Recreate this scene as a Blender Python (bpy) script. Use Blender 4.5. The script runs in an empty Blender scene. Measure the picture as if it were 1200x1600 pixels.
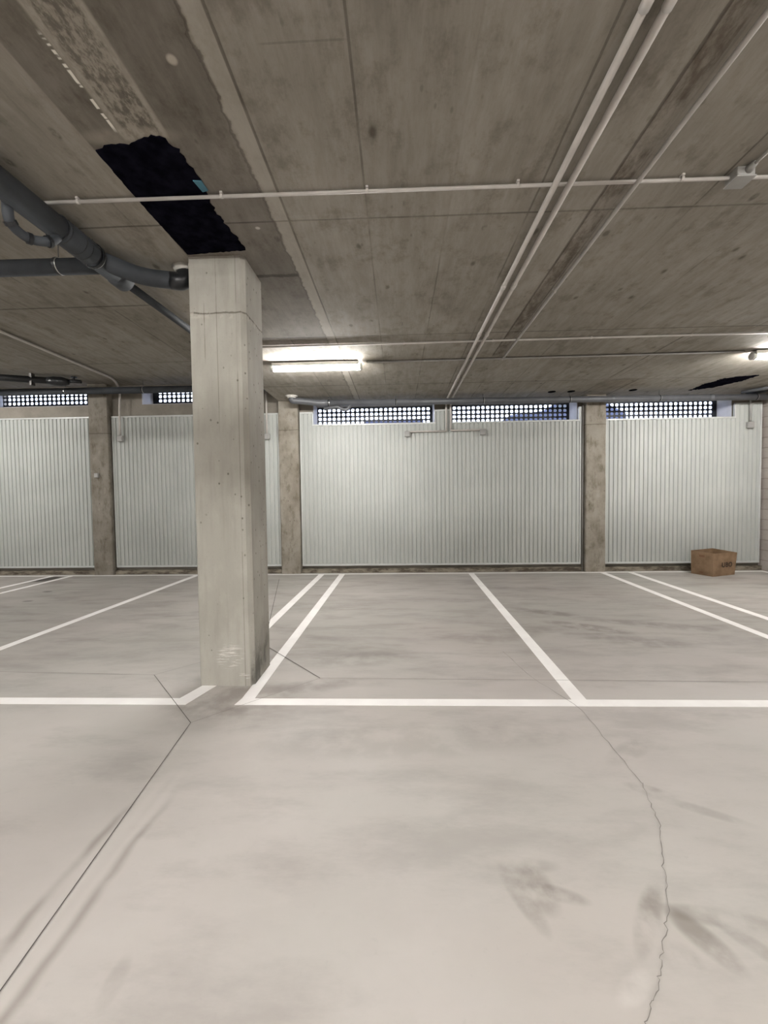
import bpy, bmesh, math, random
from mathutils import Vector, Matrix
random.seed(7)
C = bpy.context.scene.collection
SC = bpy.context.scene

# ------------------------------------------------------------------ camera
CAM_H = 1.55
cd = bpy.data.cameras.new('camera')
cam = bpy.data.objects.new('camera', cd)
C.objects.link(cam)
cd.sensor_fit = 'HORIZONTAL'
cd.sensor_width = 36.0
cd.lens = 36.0 * 650 / 1200
cd.clip_start = 0.05
cd.clip_end = 300
R0 = Vector((0.99935335, 0.03350083, -0.01306044))     # right
R1 = Vector((0.01178773, 0.03791063, 0.99921161))      # up
R2 = Vector((0.03396955, -0.99871942, 0.03749121))     # back
cam.matrix_world = Matrix(((R0.x, R1.x, R2.x, 0), (R0.y, R1.y, R2.y, 0), (R0.z, R1.z, R2.z, CAM_H), (0, 0, 0, 1)))
SC.camera = cam

# ------------------------------------------------------------------ world, lights, exposure
TUBE_POWER = 128.0          # emission of the fluorescent diffusers
SKY = 4.2
world = bpy.data.worlds.new('world')
SC.world = world
world.use_nodes = True
bgn = world.node_tree.nodes['Background']
bgn.inputs['Color'].default_value = (0.66, 0.76, 1.0, 1)
bgn.inputs['Strength'].default_value = SKY
SC.view_settings.view_transform = 'Standard'
SC.view_settings.look = 'None'
SC.view_settings.gamma = 1
SC.view_settings.exposure = 0.90
SC.view_settings.use_curve_mapping = False
TUBE_COL = (1.0, 0.975, 0.94, 1)


# ------------------------------------------------------------------ node helper
class NT:
    def __init__(s, name):
        s.m = bpy.data.materials.new(name)
        s.m.use_nodes = True
        s.t = s.m.node_tree
        s.b = s.t.nodes['Principled BSDF']
        s.tc = s.t.nodes.new('ShaderNodeTexCoord')
        s.p = s.tc.outputs['Object']
        sep = s.t.nodes.new('ShaderNodeSeparateXYZ')
        s.t.links.new(s.p, sep.inputs[0])
        s.x, s.y, s.z = sep.outputs

    def put(s, sock, v):
        if isinstance(v, bpy.types.NodeSocket):
            s.t.links.new(v, sock)
        elif isinstance(v, (tuple, list)):
            sock.default_value = tuple(v) if len(v) == len(sock.default_value) else tuple(v) + (1,)
        else:
            sock.default_value = v

    def math(s, op, a, b=0.0, clamp=False):
        n = s.t.nodes.new('ShaderNodeMath')
        n.operation = op
        n.use_clamp = clamp
        s.put(n.inputs[0], a)
        s.put(n.inputs[1], b)
        return n.outputs[0]

    def add(s, a, b): return s.math('ADD', a, b)
    def sub(s, a, b): return s.math('SUBTRACT', a, b)
    def mul(s, a, b): return s.math('MULTIPLY', a, b)
    def mx(s, a, b): return s.math('MAXIMUM', a, b)

    def vec(s, x, y, z):
        n = s.t.nodes.new('ShaderNodeCombineXYZ')
        for i, v in enumerate((x, y, z)):
            s.put(n.inputs[i], v)
        return n.outputs[0]

    def noise(s, scale, st=(1, 1, 1), detail=4, rough=0.55, off=0.0):
        mp = s.t.nodes.new('ShaderNodeMapping')
        mp.inputs['Scale'].default_value = st
        mp.inputs['Location'].default_value = (off, off * 1.7, off * 0.6)
        s.t.links.new(s.p, mp.inputs['Vector'])
        n = s.t.nodes.new('ShaderNodeTexNoise')
        n.inputs['Scale'].default_value = scale
        n.inputs['Detail'].default_value = detail
        n.inputs['Roughness'].default_value = rough
        s.t.links.new(mp.outputs[0], n.inputs['Vector'])
        return n.outputs[0]

    def spots(s, scale, rad, st=(1, 1, 1), off=0.0):
        mp = s.t.nodes.new('ShaderNodeMapping')
        mp.inputs['Scale'].default_value = st
        mp.inputs['Location'].default_value = (off, off, off)
        s.t.links.new(s.p, mp.inputs['Vector'])
        n = s.t.nodes.new('ShaderNodeTexVoronoi')
        n.inputs['Scale'].default_value = scale
        s.t.links.new(mp.outputs[0], n.inputs['Vector'])
        sep = s.t.nodes.new('ShaderNodeSeparateColor')
        s.t.links.new(n.outputs['Color'], sep.inputs[0])
        pick = s.step(sep.outputs[0], 0.55, 0.6)
        d = s.rng(n.outputs['Distance'], rad * 0.4, rad, 1, 0)
        return s.mul(d, pick)

    def rng(s, v, a, b, c=0.0, d=1.0, smooth=True):
        n = s.t.nodes.new('ShaderNodeMapRange')
        n.interpolation_type = 'SMOOTHSTEP' if smooth else 'LINEAR'
        n.clamp = True
        s.put(n.inputs[0], v)
        for i, q in enumerate((a, b, c, d)):
            n.inputs[i + 1].default_value = q
        return n.outputs[0]

    def step(s, v, a, b): return s.rng(v, a, b)

    def band(s, v, a, b, soft=0.01):
        return s.mul(s.rng(v, a - soft, a + soft), s.rng(v, b - soft, b + soft, 1, 0))

    def line(s, v, c, w):
        return s.rng(s.math('ABSOLUTE', s.sub(v, c)), w * 0.5, w, 1, 0)

    def every(s, v, pitch, phase, w):
        f = s.math('FLOORED_MODULO', s.add(v, -phase + pitch * 0.5), pitch)
        return s.line(f, pitch * 0.5, w)

    def ell(s, cx, cy, rx, ry, ang=0.0, ax=None):
        u, v = ax or (s.x, s.y)
        c, sn = math.cos(ang), math.sin(ang)
        dx, dy = s.sub(u, cx), s.sub(v, cy)
        a = s.add(s.mul(dx, c / rx), s.mul(dy, sn / rx))
        b = s.add(s.mul(dx, -sn / ry), s.mul(dy, c / ry))
        r = s.add(s.mul(a, a), s.mul(b, b))
        return s.rng(r, 0.15, 1.0, 1, 0)

    def mix(s, f, a, b, mode='MIX'):
        n = s.t.nodes.new('ShaderNodeMix')
        n.data_type = 'RGBA'
        n.blend_type = mode
        s.put(n.inputs[0], f)
        s.put(n.inputs[6], a)
        s.put(n.inputs[7], b)
        return n.outputs[2]

    def dark(s, col, f, k=(0.5, 0.48, 0.45)):
        return s.mix(f, col, s.mix(1.0, col, k, 'MULTIPLY'))

    def bump(s, h, strength=0.3, dist=0.01):
        n = s.t.nodes.new('ShaderNodeBump')
        n.inputs['Strength'].default_value = strength
        n.inputs['Distance'].default_value = dist
        s.put(n.inputs['Height'], h)
        s.t.links.new(n.outputs[0], s.b.inputs['Normal'])

    def done(s, col, rough=0.8, metal=0.0, spec=None):
        s.put(s.b.inputs['Base Color'], col)
        s.put(s.b.inputs['Roughness'], rough)
        s.b.inputs['Metallic'].default_value = metal
        if spec is not None:
            s.b.inputs['Specular IOR Level'].default_value = spec
        return s.m


def plain(name, col, rough=0.5, metal=0.0, var=0.12, scale=6.0, bump=0.0):
    n = NT(name)
    f = n.noise(scale, detail=3)
    lo = tuple(c * (1 - var) for c in col)
    hi = tuple(min(1, c * (1 + var)) for c in col)
    c = n.mix(n.rng(f, 0.3, 0.7), lo, hi)
    if bump:
        n.bump(n.noise(scale * 6), bump, 0.004)
    return n.done(c, rough, metal)


# ------------------------------------------------------------------ materials
def mat_floor():
    n = NT('floor_concrete')
    a = n.noise(0.55, (1, 1.3, 1), 6, 0.6)
    b = n.noise(1.7, (0.6, 1.6, 1), 7, 0.65, 3.0)
    c = n.noise(0.35, (1, 1, 1), 3, 0.5, 9.0)
    d = n.noise(26, (1, 1, 1), 3, 0.6, 5.0)
    e = n.noise(3.2, (0.35, 1.5, 1), 8, 0.7, 14.0)
    col = n.mix(n.rng(a, 0.33, 0.68), (0.43, 0.399, 0.374), (0.50, 0.469, 0.444))
    col = n.mix(n.mul(n.rng(c, 0.45, 0.65), 0.5), col, (0.40, 0.395, 0.36))
    col = n.mix(n.mul(n.rng(n.noise(0.4, off=21.0), 0.5, 0.7), 0.35), col, (0.46, 0.408, 0.378))
    col = n.dark(col, n.mul(n.rng(b, 0.46, 0.70), 0.7), (0.76, 0.755, 0.75))
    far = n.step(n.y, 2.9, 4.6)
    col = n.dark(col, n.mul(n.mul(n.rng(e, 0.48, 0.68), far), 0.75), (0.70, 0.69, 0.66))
    col = n.dark(col, n.mul(far, 0.85), (0.80, 0.80, 0.79))  # far floor rendered too light, so its dimming is put into the colour
    col = n.mix(n.mul(n.rng(e, 0.56, 0.70, 0, 1), 0.18), col, (0.52, 0.49, 0.46))
    col = n.dark(col, n.mul(n.rng(d, 0.6, 0.8), 0.25), (0.8, 0.8, 0.8))
    brk = n.rng(n.noise(5.0, detail=5, off=2.0), 0.32, 0.62)

    def st(col, cx, cy, rx, ry, ang=0.0, k=0.5, tint=(0.62, 0.60, 0.58)):
        return n.dark(col, n.mul(n.mul(n.ell(cx, cy, rx * 1.35, ry * 1.35, ang), brk), min(1, k * 1.35)), tint)
    # scrubbed bands along the saw cut, left foreground
    wob = n.mul(n.sub(n.noise(2.5, detail=2, off=31.0), 0.5), 0.10)
    xw = n.add(n.x, wob)
    yb = n.band(n.y, 0.4, 1.98, 0.16)
    l1 = n.mul(n.band(xw, -1.40, -1.365, 0.022), yb)
    l2 = n.mul(n.band(xw, -1.212, -1.178, 0.022), yb)
    bl = n.rng(n.noise(3.0, detail=3, off=40.0), 0.35, 0.6, 0.35, 1)
    col = n.dark(col, n.mul(n.mx(l1, l2), n.mul(bl, 0.85)), (0.60, 0.57, 0.55))
    pale = n.mul(n.mx(n.band(n.x, -1.335, -1.29, 0.03), n.band(n.x, -1.26, -1.22, 0.02)), n.band(n.y, 0.4, 2.2, 0.2))
    col = n.mix(n.mul(pale, 0.28), col, (0.54, 0.51, 0.48))
    # damp wipes in the right foreground, then darker patches elsewhere
    for q in ((0.46, 1.56, 0.035, 0.13, 0.35, 0.55), (0.53, 1.60, 0.06, 0.10, 0.2, 0.6), (0.60, 1.58, 0.10, 0.030, -0.3, 0.6), (0.50, 1.70, 0.13, 0.035, 0.0, 0.4),
              (0.90, 1.50, 0.15, 0.035, 0.9, 0.75), (1.04, 1.43, 0.045, 0.11, 0.5, 0.75), (1.15, 1.50, 0.19, 0.035, -0.15, 0.5),
              (1.22, 1.38, 0.03, 0.14, 0.7, 0.4), (0.92, 1.36, 0.06, 0.05, 0.0, 0.4),
              (1.29, 2.16, 0.10, 0.035, -0.4, 0.5), (1.45, 2.03, 0.20, 0.03, -0.5, 0.35), (1.38, 2.5, 0.2, 0.06, 0.6, 0.35),
              (-0.93, 1.25, 0.03, 0.07, 0.1, 0.25), (2.2, 4.85, 0.45, 0.12, -0.5, 0.8), (1.9, 5.5, 0.4, 0.10, -0.5, 0.55),
              (2.5, 4.4, 0.5, 0.15, -0.3, 0.4), (1.2, 4.6, 0.5, 0.2, 0.4, 0.35), (-0.7, 3.35, 0.35, 0.10, 0.2, 0.35),
              (3.1, 4.9, 0.7, 0.12, -0.3, 0.4), (0.1, 2.6, 1.0, 0.18, 0.1, 0.25), (-0.4, 3.9, 0.5, 0.15, 0.2, 0.35),
              (-1.3, 3.12, 0.45, 0.25, 0.1, 0.55), (-1.25, 2.8, 0.4, 0.15, 0.0, 0.2), (5.8, 8.0, 0.5, 0.25, 0, 0.35)):
        col = st(col, *q)
    col = n.dark(col, n.mul(n.ell(-6.95, 7.95, 0.22, 0.35, 0.0), 0.95), (0.15, 0.14, 0.13))
    col = n.dark(col, n.mul(n.ell(-6.0, 6.85, 0.10, 0.06, 0.0), 0.8), (0.3, 0.3, 0.3))
    col = n.dark(col, n.mul(n.ell(-5.75, 6.2, 0.10, 0.06, 0.0), 0.7), (0.3, 0.3, 0.3))
    col = n.dark(col, n.mul(n.spots(1.3, 0.03), 0.6), (0.4, 0.4, 0.4))
    col = n.mix(n.mul(n.ell(0.72, 1.27, 0.10, 0.04, 0.6), n.mul(brk, 0.5)), col, (0.60, 0.57, 0.54))
    n.bump(n.add(n.mul(b, 0.5), n.mul(d, 0.12)), 0.08, 0.01)
    return n.done(col, n.rng(b, 0.3, 0.7, 0.5, 0.66, False), 0, 0.35)


def mat_ceiling(left=False):
    n = NT('ceiling_concrete_left' if left else 'ceiling_concrete')
    big = n.noise(0.7, (1, 0.7, 1), 5, 0.6, 4.0)
    mid = n.noise(4.5, (1.3, 0.9, 1), 7, 0.7, 1.0)
    stre = n.noise(9.0, (1.5, 0.26, 1), 6, 0.68, 8.0)
    fine = n.noise(38, (1, 1, 1), 3, 0.6)
    col = n.mix(n.rng(big, 0.35, 0.65), (0.268, 0.245, 0.210), (0.330, 0.305, 0.268))
    col = n.dark(col, n.mul(n.rng(stre, 0.42, 0.66), 0.55), (0.74, 0.73, 0.71))
    col = n.mix(n.mul(n.rng(stre, 0.50, 0.30, 0, 1), 0.25), col, (0.42, 0.395, 0.355))
    col = n.dark(col, n.mul(n.rng(mid, 0.48, 0.70), 0.8), (0.66, 0.64, 0.60))
    col = n.dark(col, n.mul(n.rng(fine, 0.55, 0.75), 0.3), (0.75, 0.74, 0.72))
    # board to board tone
    bid = n.math('FLOOR', n.mul(n.add(n.x, 0.735), 1 / 0.55))
    wn = n.t.nodes.new('ShaderNodeTexWhiteNoise')
    wn.noise_dimensions = '2D'
    n.put(wn.inputs['Vector'], n.vec(bid, n.math('FLOOR', n.mul(n.add(n.y, -0.7), 1 / 2.2)), 0.0))
    col = n.dark(col, n.mul(wn.outputs['Value'], 0.45 if left else 0.28), (0.74, 0.73, 0.71))
    brk = n.rng(n.noise(1.6, (1, 1, 1), 3, 0.5, 12.0), 0.38, 0.6, 0.25, 1.0)
    wob = n.mul(n.sub(n.noise(2.0, off=3.0), 0.5), 0.012)
    seams = n.every(n.add(n.x, wob), 0.55, -0.735, 0.008)
    w2 = n.t.nodes.new('ShaderNodeTexWhiteNoise')
    w2.noise_dimensions = '2D'
    n.put(w2.inputs['Vector'], n.vec(n.math('FLOOR', n.add(n.mul(n.add(n.x, 0.735), 1 / 0.55), 0.5)), n.math('FLOOR', n.mul(n.add(n.y, -0.74), 1 / 2.2)), 7.0))
    seams = n.mul(seams, n.rng(w2.outputs['Value'], 0.25, 0.8, 0.15, 1.0))
    yw = n.add(n.y, wob)
    if left:
        tr = n.mx(n.line(yw, 5.03, 0.02), n.mx(n.line(yw, 2.9, 0.012), n.line(yw, 7.1, 0.014)))
    else:
        tr = n.mx(n.line(yw, 2.955, 0.011), n.mx(n.line(yw, 5.06, 0.014), n.line(yw, 7.25, 0.016)))
        tr = n.mx(tr, n.mul(n.line(yw, 1.825, 0.006), n.mul(n.band(n.x, -0.56, -0.2, 0.03), 0.4)))
    lines = n.mx(n.mul(seams, brk), n.mul(tr, n.rng(brk, 0.2, 0.9, 0.6, 1)))
    if not left:
        rag = n.mul(n.sub(n.noise(11.0, detail=5, off=6.0), 0.5), 0.07)
        xr = n.add(n.x, rag)
        # darker beam strip over the column
        ss = n.mul(n.rng(n.x, -1.655, -1.645), n.rng(xr, -0.855, -0.825, 1, 0))
        tone = n.rng(n.noise(1.8, detail=4, off=15.0), 0.3, 0.7, 0.65, 1.0)
        endy = n.rng(n.add(n.y, rag), 5.1, 5.25, 1, 0.35)
        col = n.dark(col, n.mul(n.mul(ss, tone), n.mul(endy, 0.92)), (0.50, 0.485, 0.47))
        jn = n.mul(n.line(n.add(n.y, n.mul(rag, 0.6)), 3.66, 0.03), n.band(n.x, -1.3, -0.84, 0.02))
        col = n.dark(col, n.mul(jn, 0.85), (0.35, 0.33, 0.3))
        # pale ragged lip of that strip
        lip = n.mul(n.rng(xr, -0.845, -0.82), n.rng(n.x, -0.745, -0.735, 1, 0))
        col = n.mix(n.mul(lip, 0.45), col, (0.40, 0.372, 0.325))
        lines = n.mx(lines, n.mul(n.line(n.x, -0.735, 0.010), n.rng(brk, 0.2, 0.9, 0.7, 1)))
        lines = n.mx(lines, n.mul(n.line(xr, -0.845, 0.010), 0.6))
        # rough cast streak in the strip
        rs = n.mul(n.band(n.add(n.x, n.mul(rag, 0.3)), -1.44, -1.20, 0.012), n.rng(n.add(n.y, rag), 2.25, 2.28, 1, 0))
        mott = n.rng(n.noise(22, (1.3, 0.6, 1), 5, 0.7, 2.0), 0.40, 0.60)
        col = n.mix(n.mul(rs, 0.75), col, n.mix(mott, (0.34, 0.31, 0.26), (0.13, 0.115, 0.095)))
        edge = n.mul(n.mx(n.band(n.x, -1.445, -1.41, 0.008), n.band(n.x, -1.225, -1.195, 0.008)), n.rng(n.y, 2.2, 2.25, 1, 0))
        col = n.mix(n.mul(edge, 0.6), col, (0.36, 0.33, 0.28))
        drip = n.mul(n.line(n.add(n.x, n.mul(rag, 0.15)), -1.455, 0.010), n.mul(n.band(n.y, 1.75, 2.2, 0.03), n.rng(n.noise(30, (0.1, 1, 1), 2), 0.42, 0.5)))
        col = n.mix(drip, col, (0.75, 0.72, 0.66))
        halo = n.mul(n.ell(-1.4, 2.24, 0.32, 0.07), n.rng(mid, 0.3, 0.6, 0.4, 1))
        col = n.mix(n.mul(halo, 0.5), col, (0.38, 0.345, 0.29))
        col = n.mix(n.mul(n.ell(-0.97, 1.87, 0.028, 0.03), 0.8), col, (0.5, 0.45, 0.38))
        col = n.mix(n.mul(n.ell(-0.98, 3.02, 0.022, 0.02), 0.9), col, (0.5, 0.47, 0.42))
        # rough groove beside the single conduit
        gr = n.mul(n.band(n.add(n.x, n.mul(rag, 0.2)), 1.335, 1.455, 0.006), n.rng(n.y, 5.85, 5.95, 1, 0))
        gm = n.rng(n.noise(14, (1, 0.35, 1), 6, 0.7, 7.0), 0.40, 0.62, 0.25, 1)
        col = n.dark(col, n.mul(gr, gm), (0.50, 0.455, 0.42))
        lines = n.mx(lines, n.mul(n.line(n.add(n.x, n.mul(rag, 0.1)), 1.335, 0.012), n.rng(n.y, 5.85, 5.95, 1, 0)))
        # damp patches right
        col = n.dark(col, n.mul(n.ell(3.95, 7.6, 0.5, 0.5, 0.5), 0.6), (0.66, 0.60, 0.52))
        lines = n.mx(lines, n.mul(n.line(n.x, 3.55, 0.02), n.mul(n.step(n.y, 5.2, 5.3), brk)))
        lines = n.mx(lines, n.mul(n.line(n.x, 4.10, 0.02), n.mul(n.step(n.y, 7.2, 7.3), 0.9)))
    else:
        lines = n.mx(lines, n.mul(n.line(n.add(n.x, 0), -5.36, 0.012), 0.5))
    col = n.dark(col, n.mul(lines, 0.68), (0.30, 0.28, 0.26))
    sp = n.mul(n.spots(3.8, 0.16, (1.4, 0.8, 1), 3.0), n.rng(mid, 0.38, 0.5))
    col = n.dark(col, n.mul(sp, 0.75), (0.38, 0.36, 0.33))
    sp2 = n.mul(n.spots(9.0, 0.17, (1.5, 0.7, 1), 8.0), n.rng(big, 0.40, 0.55))
    col = n.dark(col, n.mul(sp2, 0.5), (0.5, 0.48, 0.45))
    n.bump(n.add(n.mul(mid, 0.6), n.add(n.mul(fine, 0.15), n.mul(lines, -0.6))), 0.28, 0.012)
    return n.done(col, 0.85, 0, 0.25)


def mat_column():
    n = NT('column_concrete')
    a = n.noise(2.2, (1, 1, 0.5), 5, 0.6)
    st = n.noise(12, (1.2, 1.2, 0.10), 4, 0.6, 3.0)
    fine = n.noise(60, (1, 1, 1), 3)
    col = n.mix(n.rng(a, 0.35, 0.65), (0.32, 0.305, 0.270), (0.40, 0.384, 0.342))
    col = n.dark(col, n.mul(n.rng(st, 0.48, 0.7), 0.35), (0.72, 0.71, 0.68))
    col = n.dark(col, n.mul(n.rng(fine, 0.55, 0.75), 0.25), (0.78, 0.77, 0.75))
    brk = n.rng(n.noise(6, (1, 1, 0.4), 4, 0.6, 5.0), 0.40, 0.55)
    rag = n.mul(n.sub(n.noise(9.0, detail=5), 0.5), 0.035)
    jz = n.line(n.add(n.z, rag), 3.035, 0.009)
    col = n.dark(col, n.mul(jz, 0.8), (0.34, 0.32, 0.29))
    lump = n.mul(n.band(n.z, 2.99, 3.05, 0.015), n.rng(n.noise(24, detail=4, off=4.0), 0.5, 0.6))
    col = n.mix(n.mul(lump, 0.6), col, (0.45, 0.42, 0.37))
    col = n.mix(n.mul(lump, 0.0), col, (0.45, 0.42, 0.37))
    v1 = n.mul(n.line(n.add(n.x, n.mul(rag, 0.15)), -0.105, 0.006), n.mul(n.step(n.z, 2.55, 2.75), brk))
    v2 = n.mul(n.line(n.add(n.x, n.mul(rag, 0.1)), -0.005, 0.004), n.mul(n.step(n.z, 2.0, 2.4), n.rng(brk, 0, 1, 0.4, 1)))
    v3 = n.mul(n.line(n.x, 0.155, 0.006), n.rng(brk, 0, 1, 0.2, 0.7))
    col = n.dark(col, n.mul(n.mx(v1, n.mx(v2, v3)), 0.6), (0.42, 0.40, 0.36))
    pit = n.mul(n.spots(17, 0.17, (1, 1, 0.8)), n.rng(a, 0.38, 0.5, 0.35, 1))
    col = n.dark(col, n.mul(pit, 0.8), (0.3, 0.28, 0.25))
    # white scrapes near the base
    sc = n.mul(n.rng(n.noise(20, (0.5, 0.5, 6), 3, 0.6, 2.0), 0.52, 0.60), n.ell(0.03, 0.25, 0.14, 0.12, 0.5, (n.x, n.z)))
    sc = n.mx(sc, n.mul(n.rng(n.noise(20, (0.5, 0.5, 6), 3, 0.6, 7.0), 0.52, 0.60), n.ell(0.14, 0.08, 0.07, 0.03, 0, (n.x, n.z))))
    sc = n.mul(sc, n.rng(n.y, -0.15, -0.17))
    col = n.mix(n.mul(sc, 0.8), col, (0.66, 0.64, 0.60))
    dk = n.mul(n.rng(n.x, 0.19, 0.205), n.mul(n.rng(n.z, 0.12, 0.55, 1, 0), n.rng(n.noise(7, (1, 1, 0.6), 4, 0.6, 1.0), 0.35, 0.6, 0.3, 1)))
    col = n.dark(col, n.mul(dk, 0.9), (0.28, 0.28, 0.28))
    n.bump(n.add(n.mul(lump, 1.2), n.add(n.mul(fine, 0.15), n.mul(pit, -1))), 0.3, 0.01)
    return n.done(col, 0.85, 0, 0.25)


def mat_pilaster(name, seed):
    n = NT(name)
    a = n.noise(2.4, (1, 1, 0.8), 5, 0.65, seed)
    b = n.noise(7, (1.3, 1.3, 0.6), 6, 0.7, seed + 5)
    col = n.mix(n.rng(a, 0.35, 0.65), tuple(v * (0.66 if seed < 3 else 0.82) for v in (0.27, 0.240, 0.195)), tuple(v * (0.66 if seed < 3 else 0.82) for v in (0.37, 0.34, 0.29)))
    col = n.dark(col, n.mul(n.rng(b, 0.48, 0.68), 0.75), (0.55, 0.52, 0.46))
    col = n.mix(n.mul(n.rng(b, 0.42, 0.30), 0.3), col, (0.38, 0.355, 0.31))
    col = n.dark(col, n.mul(n.line(n.add(n.z, n.mul(b, 0.05)), 2.93, 0.012), 0.6), (0.45, 0.42, 0.38))
    col = n.dark(col, n.mul(n.spots(10, 0.12, (1, 1, 0.7), seed), 0.7), (0.3, 0.27, 0.24))
    n.bump(b, 0.4, 0.012)
    return n.done(col, 0.9, 0, 0.2)


def mat_wall(name, blocks=False, col0=(0.21, 0.19, 0.16), col1=(0.27, 0.245, 0.21), axis='y', pale=False):
    n = NT(name)
    a = n.noise(2.0, (1, 1, 1), 5, 0.6)
    b = n.noise(30, (1, 1, 1), 4, 0.6)
    col = n.mix(n.rng(a, 0.35, 0.65), col0, col1)
    col = n.dark(col, n.mul(n.rng(b, 0.5, 0.7), 0.3), (0.75, 0.74, 0.72))
    h = n.mul(b, 0.2)
    if blocks:
        row = n.math('FLOOR', n.mul(n.z, 1 / 0.2))
        off = n.mul(n.math('FLOORED_MODULO', row, 2.0), 0.2)
        u = n.add(n.y if axis == 'y' else n.x, off)
        jt = n.mx(n.every(n.z, 0.2, 0.0, 0.012), n.every(u, 0.4, 0.05, 0.010))
        col = n.dark(col, n.mul(jt, 0.5), (0.5, 0.47, 0.44))
        h = n.add(h, n.mul(jt, -1.0))
    n.bump(h, 0.35, 0.01)
    return n.done(col, 0.85, 0, 0.25)


def mat_curb():
    n = NT('curb_concrete')
    a = n.noise(5.0, (0.6, 1, 2), 6, 0.7)
    col = n.mix(n.rng(a, 0.38, 0.62), (0.07, 0.055, 0.04), (0.27, 0.24, 0.19))
    n.bump(a, 0.5, 0.02)
    return n.done(col, 0.9)


def mat_panel():
    n = NT('white_sheet_metal')
    a = n.noise(0.9, (1, 1, 1), 4, 0.55)
    col = n.mix(n.rng(a, 0.35, 0.65), (0.405, 0.42, 0.40), (0.445, 0.46, 0.438))
    col = n.dark(col, n.mul(n.spots(4, 0.04), 0.5), (0.5, 0.5, 0.48))
    return n.done(col, 0.5, 0.0, 0.3)


def mat_paint():
    n = NT('road_paint')
    a = n.noise(3, detail=5)
    b = n.noise(55, detail=3)
    col = n.mix(n.rng(a, 0.35, 0.65), (0.83, 0.80, 0.785), (0.89, 0.87, 0.85))
    col = n.dark(col, n.mul(n.rng(b, 0.62, 0.75), 0.3), (0.8, 0.78, 0.76))
    return n.done(col, 0.55)


def mat_card():
    n = NT('cardboard')
    a = n.noise(6, detail=4)
    st = n.noise(60, (1, 1, 0.02), 2)
    col = n.mix(n.rng(a, 0.3, 0.7), (0.185, 0.115, 0.062), (0.27, 0.178, 0.108))
    col = n.dark(col, n.mul(n.rng(st, 0.5, 0.7), 0.2), (0.8, 0.78, 0.75))
    return n.done(col, 0.85)


M = {}
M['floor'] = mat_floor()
M['ceil'] = mat_ceiling()
M['ceil_l'] = mat_ceiling(True)
M['column'] = mat_column()
M['wall'] = mat_wall('wall_concrete')
M['reveal'] = M['wall']
M['block'] = mat_wall('wall_blocks', True, (0.37, 0.33, 0.30), (0.43, 0.39, 0.36))
M['curb'] = mat_curb()
M['panel'] = mat_panel()
M['trim'] = plain('white_trim', (0.50, 0.515, 0.50), 0.35, 0, 0.04)
M['paint'] = mat_paint()
M['card'] = mat_card()
M['ink'] = plain('dark_ink', (0.045, 0.028, 0.018), 0.8)
M['tape'] = plain('brown_tape', (0.17, 0.085, 0.04), 0.35)
M['conduit'] = plain('grey_conduit', (0.47, 0.44, 0.41), 0.5, 0, 0.08)
M['conduit2'] = plain('dull_conduit', (0.26, 0.25, 0.235), 0.55, 0, 0.1)
M['jbox'] = plain('grey_junction_box', (0.31, 0.305, 0.29), 0.5, 0, 0.06)
M['pvc'] = plain('dark_grey_pipe', (0.036, 0.041, 0.048), 0.72, 0, 0.22, 4)
M['pvc2'] = plain('mid_grey_pipe', (0.085, 0.088, 0.095), 0.45, 0, 0.15, 4)
M['black'] = plain('black_rubber', (0.010, 0.011, 0.013), 0.35)
M['steel'] = plain('zinc_steel', (0.62, 0.62, 0.60), 0.3, 0.9)
M['rod'] = plain('dark_rod', (0.10, 0.095, 0.09), 0.5, 0.6)
M['plaster'] = plain('pale_plaster', (0.62, 0.60, 0.56), 0.8, 0, 0.12, 20, 0.4)
M['bitumen'] = plain('black_membrane', (0.005, 0.005, 0.0085), 1.0, 0, 0.5, 9, 0.5)
M['bitumen'].node_tree.nodes['Principled BSDF'].inputs['Specular IOR Level'].default_value = 0.0
M['reveal'] = plain('reveal_daylight', (0.62, 0.62, 0.66), 0.6, 0, 0.05)  # pale bluish daylight put into the colour of the concrete reveals
M['hole'] = plain('hole_black', (0.006, 0.006, 0.007), 1.0)
M['hole'].node_tree.nodes['Principled BSDF'].inputs['Specular IOR Level'].default_value = 0.0
M['grate'] = plain('dark_grating', (0.010, 0.012, 0.018), 0.5, 0.2)
M['frame'] = plain('grating_frame', (0.25, 0.27, 0.28), 0.5, 0.3)
M['joint'] = plain('saw_cut_dark', (0.085, 0.078, 0.07), 0.9)
M['joint_soft'] = plain('hairline_crack', (0.20, 0.185, 0.17), 0.9)
M['ground'] = plain('outdoor_paving', (0.5, 0.49, 0.46), 0.9)
M['navy'] = plain('car_paint', (0.012, 0.018, 0.05), 0.25)
M['glass'] = plain('car_glass', (0.02, 0.025, 0.03), 0.1)
M['lampgrey'] = plain('lamp_housing', (0.55, 0.55, 0.52), 0.45)
M['blue'] = plain('blue_scrap', (0.05, 0.16, 0.22), 0.6)
em = NT('lit_diffuser')
em.b.inputs['Emission Color'].default_value = TUBE_COL
em.b.inputs['Emission Strength'].default_value = TUBE_POWER
M['lamp'] = em.done((0.9, 0.9, 0.88), 0.4)


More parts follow.
